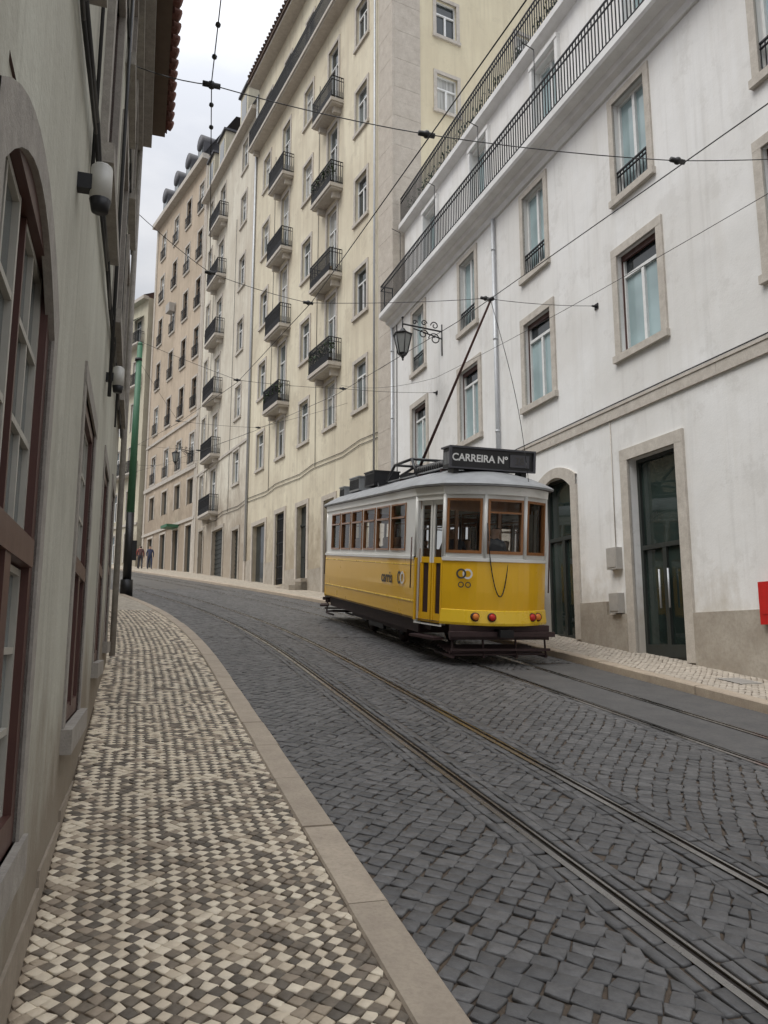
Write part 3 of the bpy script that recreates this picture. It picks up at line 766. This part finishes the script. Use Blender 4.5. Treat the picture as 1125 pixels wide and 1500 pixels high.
# ================================================================ PEOPLE
def person(name,mat,pose,shirt,pants,hair,parent=None,skin=(.50,.32,.23),scale=1.):
    ms=[plain('cloth_top',shirt,.85),plain('cloth_trousers',pants,.85),plain('skin_tone',skin,.6),plain('hair',hair,.7),plain('shoes',(.03,.03,.03),.6)]
    V=[];E=[];Rd=[]
    def v(p,r): V.append(p);Rd.append(r);return len(V)-1
    pel=v((0,0,.95),.14); wa=v((0,.0,1.12),.125); chs=v((0,0,1.34),.15); nk=v((0,0,1.5),.055); hd=v((0,-.02,1.60),.085); ht=v((0,-.01,1.70),.09)
    for a,b in ((pel,wa),(wa,chs),(chs,nk),(nk,hd),(hd,ht)): E.append((a,b))
    nose=v((0,-.115,1.615),.018);E.append((hd,nose))
    for sx in (-1,1):
        sh=v((sx*.18,0,1.42),.06); E.append((chs,sh))
        if pose=='sit': el=(sx*.24,-.05,1.16);wr=(sx*.2,-.28,1.08);hip=(sx*.1,0,.9);kn=(sx*.12,-.44,.92);an=(sx*.12,-.46,.48);to=(sx*.12,-.62,.44)
        else:
            q=.16*sx; el=(sx*.25,.03-q*.3,1.15);wr=(sx*.25,-.08+q*.4,.92);hip=(sx*.1,0,.9);kn=(sx*.11,-.05-q*.7,.5);an=(sx*.11,.06-q*1.3,.08);to=(sx*.12,-.12-q*1.3,.03)
        e=v(el,.045);w=v(wr,.03);E+=[(sh,e),(e,w)]
        dv=(Vector(wr)-Vector(el)).normalized(); pm=v(tuple(Vector(wr)+dv*.06),.03);E.append((w,pm))
        for k in range(4):
            off=Vector((0,(k-1.5)*.02,0)); f1=v(tuple(Vector(wr)+dv*.11+off),.009); f2=v(tuple(Vector(wr)+dv*(.15-.008*abs(k-1.4))+off+Vector((-sx*.015,0,0))),.008);E+=[(pm,f1),(f1,f2)]
        t1=v(tuple(Vector(wr)+dv*.06+Vector((-sx*.02,-.05,0))),.009);E.append((pm,t1))
        ear=v((sx*.085,0,1.61),.015);E.append((hd,ear))
        h=v(hip,.095);k_=v(kn,.06);a=v(an,.045);t=v(to,.04);E+=[(pel,h),(h,k_),(k_,a),(a,t)]
    me=bpy.data.meshes.new(name+'_m'); me.from_pydata(V,E,[]); ob=bpy.data.objects.new(name+'_tmp',me); bpy.context.collection.objects.link(ob)
    md=ob.modifiers.new('s','SKIN'); md.use_smooth_shade=True
    for i,r in enumerate(Rd): me.skin_vertices[0].data[i].radius=(r,r); me.skin_vertices[0].data[i].use_root=(i==0)
    sb=ob.modifiers.new('u','SUBSURF'); sb.levels=1; sb.render_levels=1
    dg=bpy.context.evaluated_depsgraph_get(); m2=bpy.data.meshes.new_from_object(ob.evaluated_get(dg)); bpy.data.objects.remove(ob)
    m2.materials.clear()
    for m in ms: m2.materials.append(m)
    for p in m2.polygons:
        c=p.center; p.use_smooth=True
        if c.z>1.49 and abs(c.x)<.13: k=3 if (c.z>1.66 or (c.y>.02 and c.z>1.54)) else 2
        elif pose=='sit': k=0 if c.z>.96 and abs(c.y)<.25 and not(abs(c.x)<.2 and c.z<1.0) else (1 if c.z<.99 else 2)
        else: k=2 if (abs(c.x)>.2 and c.z<.93) else (4 if c.z<.09 else (1 if c.z<.98 else 0))
        p.material_index=k
    o=bpy.data.objects.new(name,m2); bpy.context.collection.objects.link(o)
    if parent: o.parent=parent; o.matrix_local=mat
    else: o.matrix_world=mat
    return o
for (tt,nn,rot,a,b) in ((6.6,1.0,.4,(.04,.05,.10),(.03,.04,.08)),(7.3,1.5,3.4,(.10,.05,.05),(.04,.04,.05)),(8.1,1.3,.5,(.50,.06,.03),(.06,.05,.05))):
    p=F3(tt,nn,0); zz=gz(p[0],p[1])+.03
    person('pedestrian',Matrix.Translation((p[0],p[1],zz))@Matrix.Rotation(rot,4,'Z'),'walk',a,b,(.03,.02,.015))
# ================================================================ TRAM
S0,O0=12.0,5.82
ey=Vector((D.x,D.y,G)).normalized(); ex=Vector((N.x,N.y,0)).normalized(); ez=ex.cross(ey)
org=Vector(GP(S0,O0,RZ))
MT=Matrix((( ex.x,ey.x,ez.x,org.x),(ex.y,ey.y,ez.y,org.y),(ex.z,ey.z,ez.z,org.z),(0,0,0,1)))
T=empty('tram',MT)
LEN=9.3
def fy(x): return .42*(abs(x)/.95)**2.2
half=[(-1.17,1.2),(-.95,.42),(-.37,.05),(.37,.05),(.95,.42),(1.17,1.2)]
outl=half+[(x,LEN-y) for x,y in reversed(half)]
fr_=[(-.95+1.9*i/16) for i in range(17)]
dense=[(-1.17,1.2)]+[(x,fy(x)) for x in fr_]+[(1.17,1.2)]
dense=dense+[(x,LEN-y) for x,y in reversed(dense)]
def offo(pts,a):
    A=sum(pts[i][0]*pts[(i+1)%len(pts)][1]-pts[(i+1)%len(pts)][0]*pts[i][1] for i in range(len(pts)))
    n_=len(pts); out=[]
    for i in range(n_):
        p0=Vector(pts[i-1]);p=Vector(pts[i]);p1=Vector(pts[(i+1)%n_])
        e1=(p-p0).normalized();e2=(p1-p).normalized(); n1=Vector((e1.y,-e1.x));n2=Vector((e2.y,-e2.x))
        m=(n1+n2)/max(.4,(1+n1.dot(n2)))
        q=p+m*a*(1 if A>0 else -1); out.append((q.x,q.y))
    return out
def band(mb,pts,prof,k,sm=True,skip=None,segs=None):
    rings=[[(x,y,z) for x,y in offo(pts,a)] for a,z in prof]
    n_=len(pts)
    for r0,r1 in zip(rings,rings[1:]):
        for i in range(n_):
            if skip and skip(i): continue
            j=(i+1)%n_; mb.poly([r0[i],r0[j],r1[j],r1[i]],k,sm)
nd=len(dense)
def isdoor(i):
    j=(i+1)%nd; a,b=dense[i],dense[j]
    return abs(abs(a[0])-abs(b[0]))>.2 and abs(abs(a[0])+abs(b[0])-2.12)<.01 and abs(a[1]-b[1])>.5
def isfront(i):
    j=(i+1)%nd; a,b=dense[i],dense[j]; return not isdoor(i) and not (abs(a[0])>1.1 and abs(b[0])>1.1)
mb=MB()
band(mb,dense,[(-.03,.66),(.0,.70),(.015,1.2),(.012,1.74)],'tyel',True,isdoor)
band(mb,dense,[(.0,.655),(.045,.66),(.055,.70),(.03,.90),(.012,.91)],'tyel2',True,lambda i:not isfront(i))
band(mb,dense,[(.012,1.71),(.035,1.715),(.035,1.765),(.0,1.77)],'twhite',False,isdoor)
band(mb,dense,[(.012,1.60),(.018,1.605),(.018,1.62),(.012,1.625)],'tyel2',False,lambda i:isdoor(i) or isfront(i))
band(mb,dense,[(.012,.96),(.02,.965),(.02,.985),(.012,.99)],'tyel2',False,lambda i:isdoor(i) or isfront(i))
band(mb,dense,[(.0,2.82),(.03,2.83),(.04,2.98)],'twhite',False)
mb.poly([(x,y,.68) for x,y in dense],'tdark')
mb.poly([(x,y,2.9) for x,y in dense],'twhite')
def seg2(a,b):
    a=Vector(a);b=Vector(b);d=(b-a).normalized(); o=Vector((d.y,-d.x))
    if o.dot((a+b)/2-Vector((0,LEN/2)))<0: o=-o
    return (lambda t,n,z:(a.x+d.x*t+o.x*n,a.y+d.y*t+o.y*n,z)),(b-a).length
for i in range(len(outl)):
    a,b=outl[i],outl[(i+1)%len(outl)]
    F,L=seg2(a,b)
    if L>5:
        ops=[];n_=6; st=.5; w=(L-2*st)/n_
        for k in range(n_): ops.append((st+k*w+.06,st+(k+1)*w-.06,1.86,2.74))
        facade(mb,F,0,L,1.77,2.84,ops,'twhite',.05)
        for o in ops:
            window(mb,F,o,.03,'twood','tglass',1,.70,.03)
    elif abs(a[0])<.96 and abs(b[0])<.96:
        o=(.045,L-.045,1.84,2.76) ; facade(mb,F,0,L,1.77,2.84,[o],'twhite',.05); window(mb,F,o,.03,'twood','tglass',1,.0,.04)
        mid=abs(abs(a[0])-abs(b[0]))<.01
        if mid: mb.box(F,.09,L-.09,-.03,.02,2.52,2.55,'twood')
    else:
        o=(.05,L-.05,.62,2.74)
        facade(mb,F,0,L,.6,2.84,[o],'twhite',.12)
        m=L/2
        for (ta,tb) in ((.05,m-.012),(m+.012,L-.05)):
            mb.box(F,ta,ta+.05,-.1,-.06,1.66,2.74,'twhite'); mb.box(F,tb-.05,tb,-.1,-.06,1.66,2.74,'twhite')
            mb.box(F,ta,ta+.05,-.1,-.06,.64,1.66,'tyel'); mb.box(F,tb-.05,tb,-.1,-.06,.64,1.66,'tyel')
            mb.box(F,ta+.05,tb-.05,-.1,-.062,2.66,2.74,'twhite'); mb.box(F,ta+.05,tb-.05,-.1,-.062,1.66,1.76,'tyel')
            mb.box(F,ta+.05,tb-.05,-.1,-.07,.64,.8,'tyel')
            mb.poly([F(ta+.05,-.085,1.76),F(tb-.05,-.085,1.76),F(tb-.05,-.085,2.66),F(ta+.05,-.085,2.66)],'tglass')
            mb.box(F,ta+.05,ta+.09,-.1,-.072,.8,1.66,'tyel');mb.box(F,tb-.09,tb-.05,-.1,-.072,.8,1.66,'tyel')
            mb.poly([F(ta+.09,-.09,.8),F(tb-.09,-.09,.8),F(tb-.09,-.09,1.66),F(ta+.09,-.09,1.66)],'tdark')
        mb.box(F,0,.05,-.02,.015,.66,1.74,'tyel'); mb.box(F,L-.05,L,-.02,.015,.66,1.74,'tyel')
        mb.box(F,.05,L-.05,-.1,.12,.38,.42,'tdark')
        mb.tube(F(-.03,.07,1.2),F(-.03,.07,2.1),.012,.012,'brown')
for x,y in outl: mb.tube((x*.99,y,1.77),(x*.99,y,2.84),.035,.035,'twhite',8)
mb.obj('body',T)
# roof
mb=MB()
rp_=[(1.07,.14,2.965),(1.08,.15,3.0),(1.05,.1,3.035),(.97,-.06,3.11),(.85,-.3,3.20),(.66,-.65,3.29),(.42,-1.0,3.345),(.15,-1.4,3.37)]
rings=[[(x*sx,LEN/2+(y-LEN/2)*((LEN/2+dy)/(LEN/2)),z) for x,y in dense] for sx,dy,z in rp_]
for r0,r1 in zip(rings,rings[1:]):
    for i in range(nd): j=(i+1)%nd; mb.poly([r0[i],r0[j],r1[j],r1[i]],'troof',True)
mb.poly(rings[-1],'troof'); mb.poly(rings[0],'tdark')
def roofz(x): return 3.37-.33*(abs(x)/1.2)**2.4
for y in [1.2+i*.99 for i in range(8)]:
    pts=[(x,y,roofz(x)+.004) for x in [-1.15+.23*i for i in range(11)]]
    mb.path(pts,.012,'troof',5)
I=lambda t,n,z:(t,n,z)
for x in (-.42,-.28,-.14,0,.14,.28,.42): mb.box(I,x-.055,x+.055,1.6,7.9,3.42,3.445,'troof')
for y in (1.8,3,4.2,5.4,6.6,7.6): mb.box(I,-.5,.5,y,y+.06,3.33,3.42,'tdark')
def rbox(x0,x1,y0,y1,z0,z1,k):
    mb.box(I,x0,x1,y0,y1,z0,z1,k); mb.box(I,x0-.02,x1+.02,y0-.02,y1+.02,z1,z1+.03,k)
    m=int((y1-y0)/.08)
    for i in range(m): mb.box(I,x0-.012,x0,y0+.03+i*.08,y0+.06+i*.08,z0+.04,z1-.04,'tblack')
rbox(-.85,-.25,6.3,7.2,3.3,3.62,'troof'); rbox(-.8,-.2,5.2,6.0,3.34,3.66,'tblack'); rbox(.2,.8,5.0,6.4,3.34,3.6,'troof'); rbox(-.9,-.35,7.5,8.0,3.2,3.45,'troof')
for sx in (-.6,.5): mb.path([(sx,4.9,3.42),(sx,4.3,3.72),(sx,3.2,3.74),(sx,2.9,3.4)],.03,'tblack')
mb.path([(-.6,4.3,3.72),(.5,4.3,3.72)],.03,'tblack'); mb.path([(-.6,3.2,3.74),(.5,3.2,3.74)],.03,'tblack')
mb.box(I,-.35,.35,4.1,4.7,3.44,3.56,'tblack'); mb.tube((0,4.4,3.56),(0,4.4,3.78),.14,.08,'tblack',12)
for sx in (-.12,.12): mb.tube((sx,4.4,3.72),(sx,5.4,3.60),.03,.03,'tblack')
for i in range(12): mb.tube((-.35,2.0+i*.12,3.5),(-.35,2.06+i*.12,3.5),.12,.12,'tblack',10)
mb.tube((.3,1.9,3.52),(.3,3.1,3.52),.13,.13,'tblack',12)
mb.path([(-.9,2.2,3.2),(-.9,4.5,3.24),(-.7,5.2,3.4)],.018,'tblack'); mb.path([(-.2,1.1,3.4),(-.3,2.0,3.45)],.02,'tblack')
mb.box(I,-.78,.78,.62,1.0,3.32,3.66,'tblack'); mb.box(I,-.82,.82,.58,.64,3.30,3.325,'slate'); mb.box(I,-.82,.82,.58,1.02,3.66,3.69,'slate'); mb.box(I,-.82,-.78,.58,.64,3.325,3.66,'slate'); mb.box(I,.78,.82,.58,.64,3.325,3.66,'slate')
mb.box(I,.33,.70,.60,.619,3.38,3.6,'slate')
mb.box(I,-.7,-.6,.7,.95,3.1,3.32,'tblack'); mb.box(I,.6,.7,.7,.95,3.1,3.32,'tblack')
for i in range(5): mb.box(I,-.784,-.781,.66+i*.065,.69+i*.065,3.38,3.6,'troof')
mb.obj('roof_and_equipment',T)
def text(body,size,loc,rot,k,parent,ext=.002,name='lettering'):
    c=bpy.data.curves.new(body,'FONT'); c.body=body; c.size=size; c.extrude=ext; c.align_x='CENTER'; c.align_y='CENTER'; c.materials.append(M[k])
    o=bpy.data.objects.new(name,c); bpy.context.collection.objects.link(o); o.parent=parent; o.location=loc; o.rotation_euler=rot; return o
t_=text('CARREIRA Nº',.175,(-.24,.612,3.49),(math.pi/2,0,0),'text',T); t_.data.offset=.004
text('28',.18,(.51,.595,3.49),(math.pi/2,0,0),'tgrey',T)
text('578',.11,(.05,.0,2.90),(math.pi/2,0,0),'tblack',T)
t_=text('carris',.31,(-1.199,2.75,1.34),(math.pi/2,0,-math.pi/2),'tgrey',T); t_.data.offset=.004
def ring(mb,c,r,w,nrm,k,col2=None):
    nrm=Vector(nrm).normalized(); a=nrm.orthogonal().normalized(); b=nrm.cross(a); c=Vector(c)
    n_=20
    for i in range(n_):
        p=2*math.pi*i/n_;q=2*math.pi*(i+1)/n_
        mb.poly([c+(a*math.cos(p)+b*math.sin(p))*r,c+(a*math.cos(q)+b*math.sin(q))*r,c+(a*math.cos(q)+b*math.sin(q))*(r-w),c+(a*math.cos(p)+b*math.sin(p))*(r-w)],k)
mb=MB()
ring(mb,(-1.2,1.98,1.36),.12,.045,(1,0,0),'tgrey'); ring(mb,(-1.203,1.80,1.36),.12,.045,(1,0,0),'text')
def frontpt(x,z,e=.03): return (x,fy(x)-e,z)
sl=Vector((-.55,-.84,0))
for dx,k in ((-.72,'tgrey'),(-.63,'text')): 
    c=Vector(frontpt(dx,1.5,.05)); ring(mb,c,.085,.03,sl,k)
for dx in (-.72,-.62):
    c=Vector(frontpt(dx,1.32,.05)); ring(mb,c,.05,.018,sl,'tgrey')
for x,k in ((-.50,'lightor'),(-.24,'lightred'),(.55,'lightred'),(.70,'lightor')):
    c=frontpt(x,.80,.04); mb.tube((c[0],c[1]+.03,c[2]),(c[0],c[1]-.03,c[2]),.075,.072,'tdark',16); mb.tube((c[0],c[1]-.03,c[2]),(c[0],c[1]-.055,c[2]),.06,.045,k,16)
pts=[]
for i in range(21):
    a=i/20; pts.append((-.32+.36*a,-.0-.06*math.sin(math.pi*a),2.05*(1-a)+1.75*a-1.0*(4*a*(1-a))**.8*.75))
mb.path(pts,.009,'tblack')
mb.path([(-.30,.0,1.85),(-.34,.02,2.35)],.009,'tblack')
mb.obj('fittings',T)
mb=MB()
mb.box(I,-.95,.95,.9,LEN-.9,.5,.67,'tdark'); mb.box(I,-.8,.8,2.6,6.7,.28,.5,'tdark')
for sy in (3.55,5.75):
    for sx in (-.52,.52):
        mb.tube((sx-.04,sy,.36),(sx+.04,sy,.36),.36,.36,'tdark',28); mb.tube((sx-.06,sy,.36),(sx-.04,sy,.36),.2,.24,'iron',20)
        mb.box(I,sx*1.35-.06,sx*1.35+.06,sy-.16,sy+.16,.24,.5,'iron')
    mb.tube((-.6,sy,.36),(.6,sy,.36),.06,.06,'iron')
for sx in (-.78,.78): mb.box(I,sx-.03,sx+.03,2.7,6.6,.46,.56,'iron'); mb.box(I,sx-.03,sx+.03,4.1,5.2,.2,.3,'iron')
for sx in (-1.02,1.02): mb.box(I,sx-.02,sx+.02,1.3,LEN-1.3,.42,.66,'tdark')
for yy in (0,1):
    Y=lambda y:(y if not yy else LEN-y)
    def bx(x0,x1,y0,y1,z0,z1,k): mb.box(I,x0,x1,min(Y(y0),Y(y1)),max(Y(y0),Y(y1)),z0,z1,k)
    bx(-.9,.9,.12,.2,.42,.66,'tdark')
    bx(-.95,.95,.0,.1,.48,.56,'tdark')
    for i in range(6): bx(-.85,.85,.12+i*.13,.18+i*.13,.16+.015*i,.19+.015*i,'tdark')
    for x in (-.85,-.3,.3,.85): bx(x-.02,x+.02,.1,.9,.12,.16,'tdark'); mb.path([(x,Y(.12),.14),(x,Y(.2),.5)],.018,'tdark')
    bx(-.12,.12,-.12,.2,.48,.6,'iron'); bx(-.9,.9,.06,.11,.24,.28,'tdark')
mb.obj('underframe',T)
mb=MB()
mb.box(I,-1.0,1.0,1.2,LEN-1.2,.75,.8,'tseat')
for sx in (-1,1):
    for k in range(8):
        y=1.75+k*.78; a,b=sorted((sx*.35,sx*1.05)); mb.box(I,a,b,y,y+.42,1.15,1.22,'tseat'); mb.box(I,a,b,y+.42,y+.47,1.15,1.75,'tseat')
for y in (1.15,LEN-1.2):
    mb.box(I,-1.1,-.4,y,y+.05,.8,1.9,'twood'); mb.box(I,.4,1.1,y,y+.05,.8,1.9,'twood'); mb.box(I,-1.1,1.1,y,y+.05,2.6,2.85,'twood')
    for x in (-.42,.42): mb.box(I,x-.03,x+.03,y,y+.05,1.9,2.6,'twood')
mb.box(I,-.25,.1,.45,.7,.8,1.75,'tblack'); mb.tube((-.08,.6,1.75),(-.08,.6,1.85),.1,.1,'steel')
for sx in (-.5,.5): mb.tube((sx,1.3,2.6),(sx,LEN-1.3,2.6),.015,.015,'steel')
mb.obj('interior',T)
for (x,y,c1) in ((.16,.80,(.04,.05,.07)),(-.80,2.5,(.16,.26,.5)),(-.80,3.3,(.65,.62,.58)),(-.80,4.1,(.3,.3,.33)),(-.80,4.9,(.55,.08,.07)),(-.80,6.4,(.2,.2,.25)),(.7,3.3,(.5,.45,.4)),(.65,5.7,(.1,.2,.15)),(-.05,2.2,(.1,.1,.12))):
    st=y<1 or abs(x)<.1
    person('passenger' ,Matrix.Translation((x,y,.46 if not st else .62))@Matrix.Rotation(R.uniform(-.3,.3),4,'Z'),'sit' if not st else 'walk',c1,(.04,.04,.05),(.03,.02,.015),T)
mb=MB()
tip_w=Vector(C(12.1,5.8,6.36)); inv=MT.inverted(); tl=inv@tip_w
b0=Vector((0,4.4,3.72))
mb.tube(b0,tl,.035,.02,'brown',8); mb.tube(tl-Vector((0,.08,0)),tl+Vector((0,.08,.03)),.04,.04,'tblack',8)
rope=[]
e=Vector((.45,.1,3.0))
for i in range(15):
    a=i/14; q=tl.lerp(e,a); q.z-=.6*a*(1-a); q.y+=-.25*math.sin(math.pi*a); rope.append(q)
mb.path(rope,.006,'wire',5)
mb.obj('trolley_pole',T)
# ================================================================ LIGHT
w=bpy.data.worlds.new('World'); bpy.context.scene.world=w; w.use_nodes=True
nt=w.node_tree; bg=nt.nodes['Background']
sky=nt.nodes.new('ShaderNodeTexSky'); sky.sky_type='NISHITA'; sky.sun_disc=False
az=math.radians(235); el=math.radians(55)
sky.sun_elevation=el; sky.sun_rotation=az; sky.air_density=1; sky.dust_density=3
hs=nt.nodes.new('ShaderNodeHueSaturation'); hs.inputs['Saturation'].default_value=.25; nt.links.new(sky.outputs[0],hs.inputs['Color'])
tc=nt.nodes.new('ShaderNodeTexCoord'); sp=nt.nodes.new('ShaderNodeSeparateXYZ'); nt.links.new(tc.outputs['Generated'],sp.inputs[0])
m0=nt.nodes.new('ShaderNodeMath'); m0.operation='MAXIMUM'; m0.inputs[1].default_value=0; nt.links.new(sp.outputs[2],m0.inputs[0])
m1=nt.nodes.new('ShaderNodeMath'); m1.operation='POWER'; m1.inputs[1].default_value=2.7; nt.links.new(m0.outputs[0],m1.inputs[0])
m2_=nt.nodes.new('ShaderNodeMath'); m2_.operation='MULTIPLY_ADD'; m2_.inputs[1].default_value=25; m2_.inputs[2].default_value=5.4; nt.links.new(m1.outputs[0],m2_.inputs[0])
mp=nt.nodes.new('ShaderNodeMapping'); mp.inputs['Scale'].default_value=(1,1,2.5); nt.links.new(tc.outputs['Generated'],mp.inputs[0])
nz=nt.nodes.new('ShaderNodeTexNoise'); nz.inputs['Scale'].default_value=3.2; nz.inputs['Detail'].default_value=6; nz.inputs['Roughness'].default_value=.5; nt.links.new(mp.outputs[0],nz.inputs[0])
cr=nt.nodes.new('ShaderNodeValToRGB'); cr.color_ramp.elements[0].position=.36; cr.color_ramp.elements[1].position=.64
cr.color_ramp.elements[0].color=(.78,.81,.88,1); cr.color_ramp.elements[1].color=(1.05,1.06,1.09,1); nt.links.new(nz.outputs[0],cr.inputs[0])
vm=nt.nodes.new('ShaderNodeVectorMath'); vm.operation='SCALE'; nt.links.new(cr.outputs[0],vm.inputs[0]); nt.links.new(m2_.outputs[0],vm.inputs['Scale'])
mx=nt.nodes.new('ShaderNodeMix'); mx.data_type='RGBA'; mx.inputs[0].default_value=.92; nt.links.new(hs.outputs[0],mx.inputs[6]); nt.links.new(vm.outputs[0],mx.inputs[7])
nt.links.new(mx.outputs[2],bg.inputs[0]); bg.inputs[1].default_value=.1
sl_=bpy.data.lights.new('sun','SUN'); sl_.energy=1.5; sl_.angle=math.radians(30); sl_.color=(1,.95,.87)
so=bpy.data.objects.new('sun',sl_); bpy.context.collection.objects.link(so)
sd=Vector((math.sin(az)*math.cos(el),math.cos(az)*math.cos(el),math.sin(el)))
so.rotation_euler=sd.to_track_quat('Z','Y').to_euler()
cam=bpy.data.cameras.new('camera'); co=bpy.data.objects.new('camera',cam); bpy.context.collection.objects.link(co)
cam.sensor_fit='VERTICAL'; cam.sensor_height=24; cam.lens=24*1150/1500; cam.clip_start=.05; cam.clip_end=2000
co.location=(0,0,1.7); co.rotation_euler=(math.radians(90+9.38),0,0)
bpy.context.scene.camera=co
vs=bpy.context.scene.view_settings; vs.view_transform='Standard'; vs.look='None'; vs.exposure=0
